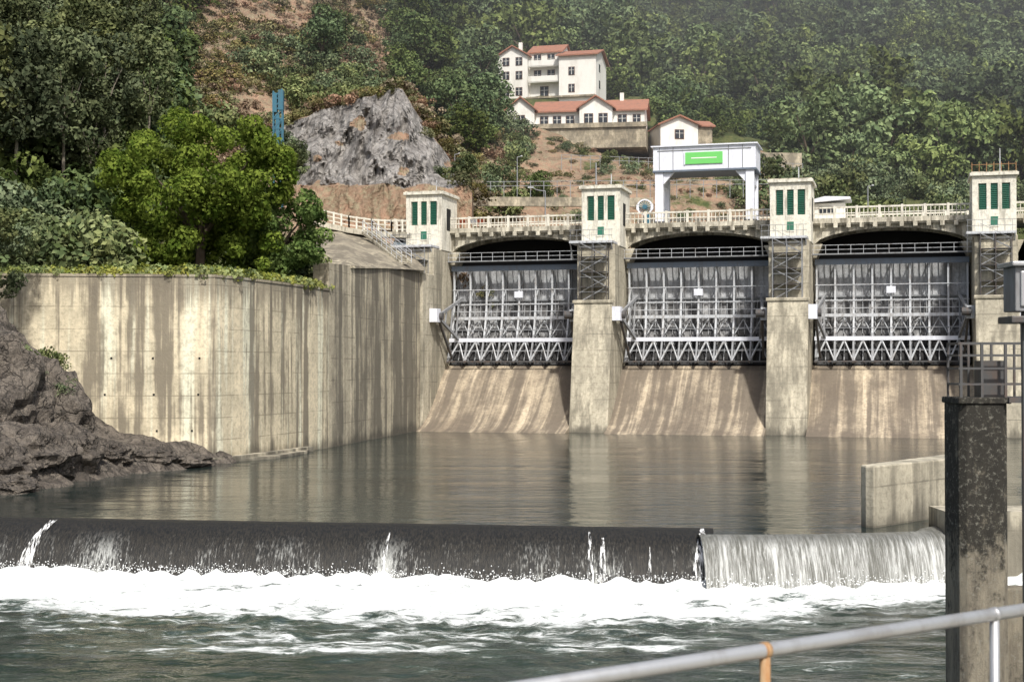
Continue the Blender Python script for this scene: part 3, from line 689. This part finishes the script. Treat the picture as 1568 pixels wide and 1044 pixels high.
def plantmesh(name,clumps,n,size,leaf,trunks=(),bark='bark',seed=1):
    b=MB()
    for (p,q,r1,r2) in trunks: b.tube(p,q,r1,bark,r2=r2,n=7)
    v,f=leafgeo(clumps,n,size,seed); o=len(b.v); k=b.mi(leaf)
    vs=b.v+[tuple(x) for x in v.tolist()]; fs=b.f+[tuple(i+o for i in q) for q in f.tolist()]
    me=bpy.data.meshes.new(name); me.from_pydata(vs,[],fs)
    for mm in b.mats: me.materials.append(M[mm])
    me.polygons.foreach_set('material_index',b.m+[k]*len(f)); me.update(); return me
def crown(seed,n,R,zc,cr,squash=1.0,hollow=.5):
    r=random.Random(seed); out=[]
    for k in range(n):
        while True:
            p=Vector((r.uniform(-1,1),r.uniform(-1,1),r.uniform(-1,1)))
            if hollow<p.length<1: break
        q=(p.x*R[0],p.y*R[1],zc+p.z*R[2]); s=cr*r.uniform(.55,1.3); out.append((q,(s,s,s*squash)))
    return out
def limbs(seed,h,zc,R,r0,n=7):
    r=random.Random(seed); T=[((0,0,-.6),(r.uniform(-.2,.2),r.uniform(-.2,.2),h*.4),r0,r0*.7)]; base=T[0][1]
    for k in range(n):
        a=2*math.pi*k/n+r.uniform(-.3,.3); q=(R*.6*math.cos(a),R*.6*math.sin(a),zc+r.uniform(-.2,.5)*R)
        m=tuple((base[i]+q[i])/2+ (0.3 if i==2 else 0) for i in range(3)); T+=[(base,m,r0*.5,r0*.3),(m,q,r0*.3,r0*.08)]
    return T
me_A=[plantmesh('broadleaf_%d'%k,crown(k+10,34,(3.4,3.4,3.4),5.2,1.2,.8),2700,.54,'leafA',limbs(k,7,5.5,3.4,.3),seed=k) for k in range(2)]
me_F=[plantmesh('fartree_%d'%k,crown(k+20,44,(3.5,3.5,3.3+.6*k),5.2,1.05,.75),2300,.60,'leafFar',limbs(k+3,7,5.5,3.4,.3,4),seed=k+5) for k in range(3)]
me_E=[plantmesh('eucalypt_%d'%k,crown(k+30,36,(2.8,2.8,5.2),8.6,1.0,.9,.2),2900,.46,'leafdark',limbs(k+6,14,9.5,2.6,.16,8),bark='barkpale',seed=k+9) for k in range(2)]
me_B=[plantmesh('bush_%d'%k,crown(k+40,14,(1.3,1.3,.8),.9,.55,.8,.1),1000,.24,'leafbush',seed=k+15) for k in range(2)]
me_D=[plantmesh('darkbush_%d'%k,crown(k+45,16,(1.4,1.4,1.1),1.1,.55,.9,.1),800,.30,'leafA',seed=k+25) for k in range(2)]
me_S=[plantmesh('scrub_%d'%k,crown(k+50,9,(1.4,1.4,.45),.45,.5,.7,.1),420,.26,'leafscrub',seed=k+18) for k in range(2)]
me_Y=[plantmesh('dry_0',crown(55,9,(1.4,1.4,.4),.4,.45,.7,.1),380,.24,'leafdry',seed=28)]
me_G=[plantmesh('tuft_0',crown(60,6,(.6,.6,.1),.12,.18,1.2,0),150,.17,'grass',seed=30)]
def scatter(name,meshes,pts):
    pts=list(pts); root=empty(name)
    for k,me in enumerate(meshes):
        vs=[];fs=[]
        for (x,y,z,s) in pts[k::len(meshes)]:
            a=random.uniform(0,6.283); tx=random.uniform(-.08,.08); ty=random.uniform(-.08,.08); o=len(vs)
            for q in range(4):
                t=a+q*math.pi/2; dx=math.cos(t)*s*.7071; dy=math.sin(t)*s*.7071; vs.append((x+dx,y+dy,z+dx*tx+dy*ty))
            fs.append((o,o+1,o+2,o+3))
        im=bpy.data.meshes.new(name+'_points'); im.from_pydata(vs,[],fs); im.update()
        io=bpy.data.objects.new(name+'_patch_%d'%k,im); scene.collection.objects.link(io); io.parent=root
        io.instance_type='FACES'; io.use_instance_faces_scale=True; io.show_instancer_for_render=False; io.show_instancer_for_viewport=False
        ch=bpy.data.objects.new(name+'_plant_%d'%k,me); scene.collection.objects.link(ch); ch.parent=io
def sample(n,b0,b1,d0,d1,s0,s1,md,cond=None,sink=.3):
    out=[];tries=0; cell={}
    while len(out)<n and tries<n*12:
        tries+=1; d=math.sqrt(random.uniform(d0*d0,d1*d1)); bb=random.uniform(b0,b1); x=(bb-784)*d/F
        if cond and not cond(bb,x,d): continue
        kx,ky=int(x//md),int(d//md); ok=True
        for a in (-1,0,1):
            for c in (-1,0,1):
                for q in cell.get((kx+a,ky+c),()):
                    if (q[0]-x)**2+(q[1]-d)**2<md*md: ok=False
        if not ok: continue
        cell.setdefault((kx,ky),[]).append((x,d)); out.append((x,d))
    A=np.array(out); 
    if len(A)==0: return []
    z=zterr(A[:,0],A[:,1])
    return [(x,y,zz-sink,random.uniform(s0,s1)) for (x,y),zz in zip(out,z)]
def farc(bb,x,d):
    if bb<1240 and bb>740 and d<252: return False
    if bb<740 and d<232: return False
    return True
scatter('forest',me_F,sample(1750,560,1700,205,490,.85,1.8,5.2,farc,sink=1.6))
scatter('woodland',me_A,sample(230,605,765,176,262,.5,1.1,3.6,lambda b,x,d: not(b>735 and d<225) and not (b<690 and d<185),sink=1.0))
scatter('eucalyptus_grove',me_E,sample(220,-180,330,116,215,.55,1.1,3.3,lambda b,x,d: not(b>230 and d<150) and (b<150+(d-118)*1.3),sink=1.2))
scatter('understory',me_D,sample(480,-180,420,112,200,1.0,2.4,2.0,lambda b,x,d: b<250+(d-120)*.55 ,sink=.3)
   +sample(130,600,1250,215,262,1.0,2.4,2.2,lambda b,x,d: not(740<b<1010 and d<246)))
ctop=[(p[0]+random.uniform(-1.5,1.5),p[1]+random.uniform(0,12),p[2]+random.uniform(-.5,.6),random.uniform(.5,1.4)) for p in cliff_top for q in range(2)]
scatter('hillside_scrub',me_S,sample(1500,240,760,138,270,.5,1.5,1.2,lambda b,x,d: noise.noise(Vector((x*.09,d*.09,4)))>-.1 and not(370<b<700 and d<162))+ctop[::2]
   +sample(160,700,1240,166,212,.3,.9,1.5))
scatter('dry_scrub',me_Y,sample(1300,240,760,138,270,.5,1.4,1.3,lambda b,x,d: noise.noise(Vector((x*.08,d*.08,14)))>-.25 and not(370<b<700 and d<162))+ctop[1::2]
   +sample(160,700,1240,166,212,.3,.8,1.5))
cb=[]
for k in range(46):
    bb=random.uniform(385,462); e=random.uniform(215,300); dd=147-(random.random()*3)
    cb.append(S(bb,e,dd)+(random.uniform(.35,.9),))
for k in range(16): cb.append(S(random.uniform(670,720),random.uniform(255,300),148)+(random.uniform(.4,.9),))
scatter('hillside_bushes',me_B,sample(330,285,800,150,255,.7,2.0,2.2,lambda b,x,d: noise.noise(Vector((x*.07,d*.07,9)))>.04 and not(380<b<700 and d<166))
   +sample(60,690,1260,166,205,.4,1.0,2.5,lambda b,x,d: noise.noise(Vector((x*.09,d*.09,19)))>.05)
   +sample(110,1150,1650,170,215,.9,2.4,2.5)+cb)
def at(b_,d_,s,dz=0): 
    x=(b_-784)*d_/F; return (x,d_,float(H(x,d_)[0])-.2+dz,s)
scatter('bushes',me_B,[at(random.uniform(-60,190),random.uniform(90,112),random.uniform(1.1,2.3)) for k in range(75)]+
    [at(random.uniform(180,470),random.uniform(103,122),random.uniform(.9,1.5)) for k in range(30)])
sp_=[]
for k in range(16): sp_.append((random.uniform(-29.5,-25.5),random.uniform(76,80),random.uniform(4.0,6.0),random.uniform(.5,.85)))
for k in range(10): sp_.append((random.uniform(-31,-28.7),random.uniform(78,83),random.uniform(7.5,13),random.uniform(.8,1.2)))
for k in range(8): sp_.append((random.uniform(-26,-24),random.uniform(76,79),random.uniform(4.2,5.2),random.uniform(.3,.5)))
scatter('rock_shrubs',me_B,sp_)
gp=[]
for k in range(1300):
    y=random.uniform(87,106); x=float(wallX(y))-random.uniform(.5,8)
    gp.append((x,y,11.36,random.uniform(.5,1.9)))
for k in range(450):
    x=random.uniform(-31,-18.3); gp.append((x,85.4+(x+31)*.1+random.uniform(.5,4),11.36,random.uniform(.5,1.6)))
for k in range(350): 
    y=random.uniform(102,130); x=float(wallX(y))-random.uniform(1.3,9); gp.append((x,y,float(H(x,y)[0]),random.uniform(.6,1.4)))
for k in range(60):
    p=random.choice(pa); gp.append((p[0]-.2,p[1]+.2,11.4,random.uniform(.4,.9)))
scatter('grass',me_G,gp)
def tree(name,me,b_,d_,s,z=None,rz=0):
    x=(b_-784)*d_/F; o=bpy.data.objects.new(name,me); scene.collection.objects.link(o)
    o.location=(x,d_,(float(H(x,d_)[0]) if z is None else z)-.2); o.scale=(s,s,s); o.rotation_euler=(0,0,rz); return o
cl=crown(77,110,(6.7,5.0,4.7),7.5,1.05,.8,.4)+crown(78,34,(6.4,4,1.9),2.8,.95,.8,.2)
me=plantmesh('broadleaf_tree',cl,48000,.31,'leafbig',limbs(5,9,6.5,5.5,.45,10),seed=3)
tree('broadleaf_tree',me,305,99,1.0,11.4)
me=plantmesh('broadleaf_tree_right',crown(81,60,(3.6,3.2,3.2),4.0,.85,.8,.3),17000,.30,'leafbig',limbs(8,6,4,3.2,.3,7),seed=6)
tree('broadleaf_tree',me,426,101,1.0,11.6)
for k,(bb,dd,s) in enumerate([(20,112,1.15),(95,116,1.05),(160,122,1.0),(225,124,.9),(-40,110,1.2)]): tree('eucalyptus_tree',me_E[k%2],bb,dd,s,rz=k)
for k,(bb,dd,s) in enumerate([(490,182,.85),(503,192,.75),(700,186,1.0),(735,190,1.05),(715,178,.8),(825,168,.5)]): tree('broadleaf_tree',me_A[k%2],bb,dd,s,rz=k)

# ---------------------------------------------------------------- houses
def win(b,x,z,w,h,y,shut=False):
    b.box(x-w/2-.1,x+w/2+.1,y-.05,y+.05,z-.1,z+h+.1,'wood'); b.box(x-w/2,x+w/2,y-.08,y-.02,z,z+h,'glass')
    b.box(x-.04,x+.04,y-.1,y-.03,z,z+h,'white'); b.box(x-w/2,x+w/2,y-.11,y-.03,z+h*.6,z+h*.6+.05,'white')
def groof(b,x0,x1,y0,y1,z,h,axis,oh=.5,wall='white'):
    t=.22
    if axis=='x':
        ym=(y0+y1)/2; s=h/((y1-y0)/2)
        b.exx([(y0,z),(y1,z),(ym,z+h-.02)],x0+.01,x1-.01,wall)
        b.exx([(y0-oh,z-oh*s),(ym,z+h),(y1+oh,z-oh*s),(y1+oh,z-oh*s+t),(ym,z+h+t),(y0-oh,z-oh*s+t)],x0-oh,x1+oh,'roof')
    else:
        xm=(x0+x1)/2; s=h/((x1-x0)/2)
        b.exy([(x0,z),(x1,z),(xm,z+h-.02)],y0+.01,y1-.01,wall)
        b.exy([(x0-oh,z-oh*s),(xm,z+h),(x1+oh,z-oh*s),(x1+oh,z-oh*s+t),(xm,z+h+t),(x0-oh,z-oh*s+t)],y0-oh,y1+oh,'roof')
p=S(762,152,228); g=empty('white_villa',(p[0],p[1],p[2]),math.radians(-14)); g.scale=(.93,.93,.97); b=MB()
b.box(0,5.3,0,9,-3,7.2,'white'); groof(b,0,5.3,0,9,7.2,1.5,'y')
b.box(5.3,11,1.2,10,-3,7.7,'white'); groof(b,5.3,11,1.2,10,7.7,1.9,'x',.3)
b.box(11,17.4,-.8,9,-3,6.6,'white'); groof(b,11,17.4,-.8,9,6.6,1.5,'x')
for z in (2.7,5.3): b.box(5.5,10.8,-.1,1.2,z-.15,z,'white'); b.box(5.5,10.8,-.15,-.05,z,z+.9,'white'); win(b,6.8,z+.3,1.1,1.7,1.2); win(b,9.2,z+.3,1.1,1.7,1.2)
for z in (.6,3.3,5.6):
    for x in (1.5,3.8): win(b,x,z,1.0,1.2,0)
for z in (.7,): win(b,8,z-.2,1.3,1.5,1.2); 
win(b,13.2,3.4,.9,1.2,-.8); win(b,13.2,.6,.9,1.2,-.8)
b.box(5.31,17.3,-1.3,-.82,-.3,.0,'stone')
b.box(3,3.6,3,3.6,8,10,'white')
for z in (1.5,4.2): b.box(17.39,17.46,2,3,z,z+1.3,'glass')
b.obj('house_body',g)
p=S(778,195,208); g=empty('white_bungalow',(p[0],p[1],p[2]),math.radians(-8)); g.scale=(.95,.95,.97); b=MB()
b.box(0,4.2,-1,8,-5,2.6,'white'); groof(b,0,4.2,-1,8,2.6,1.7,'y')
b.box(4.2,21.0,0,9,-.6,2.3,'white'); groof(b,4.2,21.0,0,9,2.3,2.1,'x')
b.box(11.2,16.2,-1.6,2,-.6,2.5,'white'); groof(b,11.2,16.2,-1.6,3,2.5,1.6,'y')
b.box(4.2,21.3,-1.8,9,-3.6,-.6,'stone'); b.box(4.2,21.4,-2.1,-1.8,-.6,.1,'stone')
for x in (5.6,7.6,9.6): win(b,x,.2,1.1,1.3,0)
for x in (12.6,14.8): win(b,x,.2,1.2,1.3,-1.6)
win(b,17.6,.2,1.2,1.3,0); win(b,19.8,.2,1.0,1.3,0); win(b,2.1,.4,1.1,1.2,-1)
b.box(17,17.6,4,4.6,4,5.6,'white')
b.obj('house_body',g)
p=S(1012,217,205); g=empty('white_cottage',(p[0],p[1],p[2]),math.radians(8)); b=MB()
b.box(0,5.6,0,7,-3,2.6,'white'); groof(b,0,5.6,0,7,2.6,1.2,'y'); b.box(5.6,8,1,7,-3,2.5,'stone'); b.exx([(0.6,2.5),(7.4,2.5),(7.4,2.7),(4,3.9),(0.6,2.7)],5.5,8.4,'roof')
win(b,2.8,.6,1.2,1.2,0); b.obj('house_body',g)
b=MB()
for (p,q,h) in [(S(690,308,156),S(1000,310,156),.5),(S(1098,250,196),S(1228,252,196),1.6)]:
    b.beam(Vector(p),Vector(q),.6,h*2,'stone')
b.obj('stone_wall')
b=MB()
for (p,q) in [(S(690,292,160),S(1200,288,160)),(S(860,248,188),S(1230,262,188))]:
    p=Vector(p);q=Vector(q)
    for hh in (.5,1.0): b.beam(p+Vector((0,0,hh)),q+Vector((0,0,hh)),.06,.06,'steelm')
    for t in np.linspace(0,1,26): r=p.lerp(q,t); b.beam(r-Vector((0,0,1)),r+Vector((0,0,1.05)),.07,.07,'steelm')
b.obj('roadside_fence')
p=Vector(S(425,240,134)); b=MB()
for dx in (-.42,.42):
    for dy in (-.3,.3): b.beam(p+Vector((dx,dy,-5)),p+Vector((dx,dy,6.2)),.12,.12,'bluep')
for k in range(11):
    z=-4+k*.95; 
    for dy in (-.3,.3): b.beam(p+Vector((-.42,dy,z)),p+Vector((.42,dy,z+.9)),.1,.1,'bluep'); b.beam(p+Vector((-.42,dy,z)),p+Vector((.42,dy,z)),.1,.1,'bluep')
b.box(p.x-.2,p.x+.15,p.y-.32,p.y-.2,p.z-2,p.z+4,'bluep')
b.box(p.x-.5,p.x-.08,p.y-.4,p.y+.4,p.z+4.2,p.z+6.0,'bluep'); b.box(p.x+.05,p.x+.5,p.y-.4,p.y+.4,p.z+4.4,p.z+6.3,'bluep'); b.obj('hoist_mast')
def lamp(b_,e0,e1,d_,arm):
    p=Vector(S(b_,e0,d_)); q=Vector(S(b_,e1,d_)); b=MB(); b.tube(p,q,.08,'steelm',r2=.05)
    pts=[q+Vector((arm*math.sin(t),0,.5*(1-math.cos(t))*abs(arm)*.6)) for t in np.linspace(0,math.pi/2,6)]; b.path([tuple(x) for x in pts],.045,'steelm')
    e=pts[-1]; b.box(min(e.x,e.x+arm*.5),max(e.x,e.x+arm*.5),e.y-.15,e.y+.15,e.z-.06,e.z+.05,'steel'); b.obj('street_lamp')
lamp(835,335,292,146,-1.2); lamp(696,300,236,160,.4); lamp(792,310,240,165,.4); lamp(1330,315,285,150,.4)
b=MB(); p=Vector(S(913,310,160)); b.tube(p,p+Vector((0,0,4.5)),.08,'galv'); b.box(p.x+.8,p.x+1.2,p.y-.1,p.y+.1,p.z,p.z+1,'crane'); b.obj('utility_pole')
p=Vector(S(78,425,90)); b=MB(); b.tube(p-Vector((0,0,.5)),p+Vector((0,0,1)),.07,'crane'); b.obj('marker_post')

# ---------------------------------------------------------------- foreground
b=MB(); D=27.0
x0,x1=8.5,9.43
b.exz([(x0,D+.12),(x0+.12,D),(x1-.12,D),(x1,D+.12),(x1,D+1.0),(x0,D+1.0)],-3,5.18,'column'); b.exz([(x0-.04,D-.04),(x1+.04,D-.04),(x1+.04,D+1.04),(x0-.04,D+1.04)],5.18,5.30,'column')
b.box(x1+.0,16,D+.5,D+1.0,-3,1.6,'column'); b.obj('concrete_column',bevel=.02)
b=MB()
for xx in (8.55,8.95,9.4,9.85,10.3):
    b.beam((xx,D+.1,5.3),(xx,D+.1,6.35),.05,.05,'steeld'); b.beam((xx,D+.9,5.3),(xx,D+.9,6.35),.04,.04,'steeld')
for zz in (5.55,5.85,6.1,6.33):
    b.beam((8.5,D+.1,zz),(11,D+.1,zz),.04,.04,'steeld'); b.beam((8.55,D+.1,zz),(8.55,D+.9,zz),.04,.04,'steeld'); b.beam((8.55,D+.9,zz),(11,D+.9,zz),.035,.035,'steeld')
b.box(9.4,11.5,D-.1,D+1.1,5.2,5.3,'steeld')
b.box(9.0,9.5,D+.3,D+.7,5.3,6.0,'steeld')
b.obj('platform_railing')
b=MB(); b.box(4.25,4.85,12,12.3,6.36,6.74,'steelm'); b.box(4.21,4.9,11.95,12.35,6.74,6.78,'galv'); b.box(4.29,4.8,11.98,12.0,6.4,6.7,'galv')
b.beam((4.36,12.1,2),(4.36,12.1,6.36),.05,.05,'steeld'); b.tube((4.5,12.15,2),(4.5,12.15,6.36),.055,'galv',n=12); b.box(4.2,4.7,11.95,12.3,6.26,6.32,'steeld')
b.obj('control_cabinet',bevel=.01)
b=MB()
z=CAMZ-.93
ra=Vector((-.25,3.93,z)); rb=Vector((2.55,5.86,z)); dv=(rb-ra).normalized()
b.tube(ra-dv*4,rb+dv*3,.024,'galv',n=16)
b.tube(ra-dv*4+Vector((0,0,-.45)),rb+dv*3+Vector((0,0,-.45)),.02,'galv',n=12)
for t,mm in ((.385,'rust'),(.735,'galv'),(-.4,'galv'),(1.1,'galv')):
    p=ra.lerp(rb,t); b.tube(p-Vector((0,0,1.05)),p-Vector((0,0,.0)),.018,mm,n=12); b.tube(p-dv*.012,p+dv*.012,.027,mm,n=14); b.tube(p-Vector((0,0,1.07)),p-Vector((0,0,1.03)),.06,'galv')
b.obj('handrail',smooth=True)
b=MB()
nrm=Vector((dv.y,-dv.x,0)); A=ra-dv*6+Vector((-dv.y,dv.x,0))*.12; B=rb+dv*6+Vector((-dv.y,dv.x,0))*.12
z0=z-1.07
b.exz([(A.x,A.y),(B.x,B.y),(B.x+nrm.x*8,B.y+nrm.y*8),(A.x+nrm.x*8,A.y+nrm.y*8)],z0-.35,z0,'pier'); b.obj('walkway')

# thin summer haze hanging over the valley upstream of the dam
m,nt,out=newmat('haze'); M['haze']=m
vsn=nd(nt,'ShaderNodeVolumeScatter',{'Color':(0.95,0.97,1.0,1),'Density':0.0015,'Anisotropy':0.3}); nt.links.new(vsn.outputs[0],out.inputs['Volume'])
b=MB(); b.box(-400,500,160,700,14,320,'haze'); b.obj('haze')

# ---------------------------------------------------------------- camera & light
cam=bpy.data.cameras.new('camera'); co=bpy.data.objects.new('camera',cam); scene.collection.objects.link(co); scene.camera=co
cam.sensor_width=36; cam.lens=36*F/1568; cam.clip_end=5000; cam.clip_start=.1
co.location=(0,0,CAMZ); co.rotation_euler=(math.radians(90)+math.atan(38/F),0,0)
cam.dof.use_dof=True; cam.dof.focus_distance=110; cam.dof.aperture_fstop=5.6
sd=Vector((0.22,-0.78,0)).normalized(); el=math.radians(50)
dirv=Vector((sd.x*math.cos(el),sd.y*math.cos(el),math.sin(el)))
L=bpy.data.lights.new('sun','SUN'); L.energy=4.6; L.angle=math.radians(2.5); L.color=(1,.97,.91)
lo=bpy.data.objects.new('sun',L); scene.collection.objects.link(lo); lo.rotation_euler=dirv.to_track_quat('Z','Y').to_euler(); lo.location=(0,-20,60)
w=bpy.data.worlds.new('World'); scene.world=w; w.use_nodes=True; nt=w.node_tree
sk=nt.nodes.new('ShaderNodeTexSky'); sk.sky_type='NISHITA'; sk.sun_disc=False; sk.sun_elevation=el; sk.sun_rotation=math.atan2(sd.x,sd.y); sk.dust_density=4; sk.air_density=1.0
bg=nt.nodes['Background']; nt.links.new(sk.outputs[0],bg.inputs[0]); bg.inputs[1].default_value=.15
scene.view_settings.view_transform='Standard'; scene.view_settings.look='None'; scene.view_settings.exposure=0
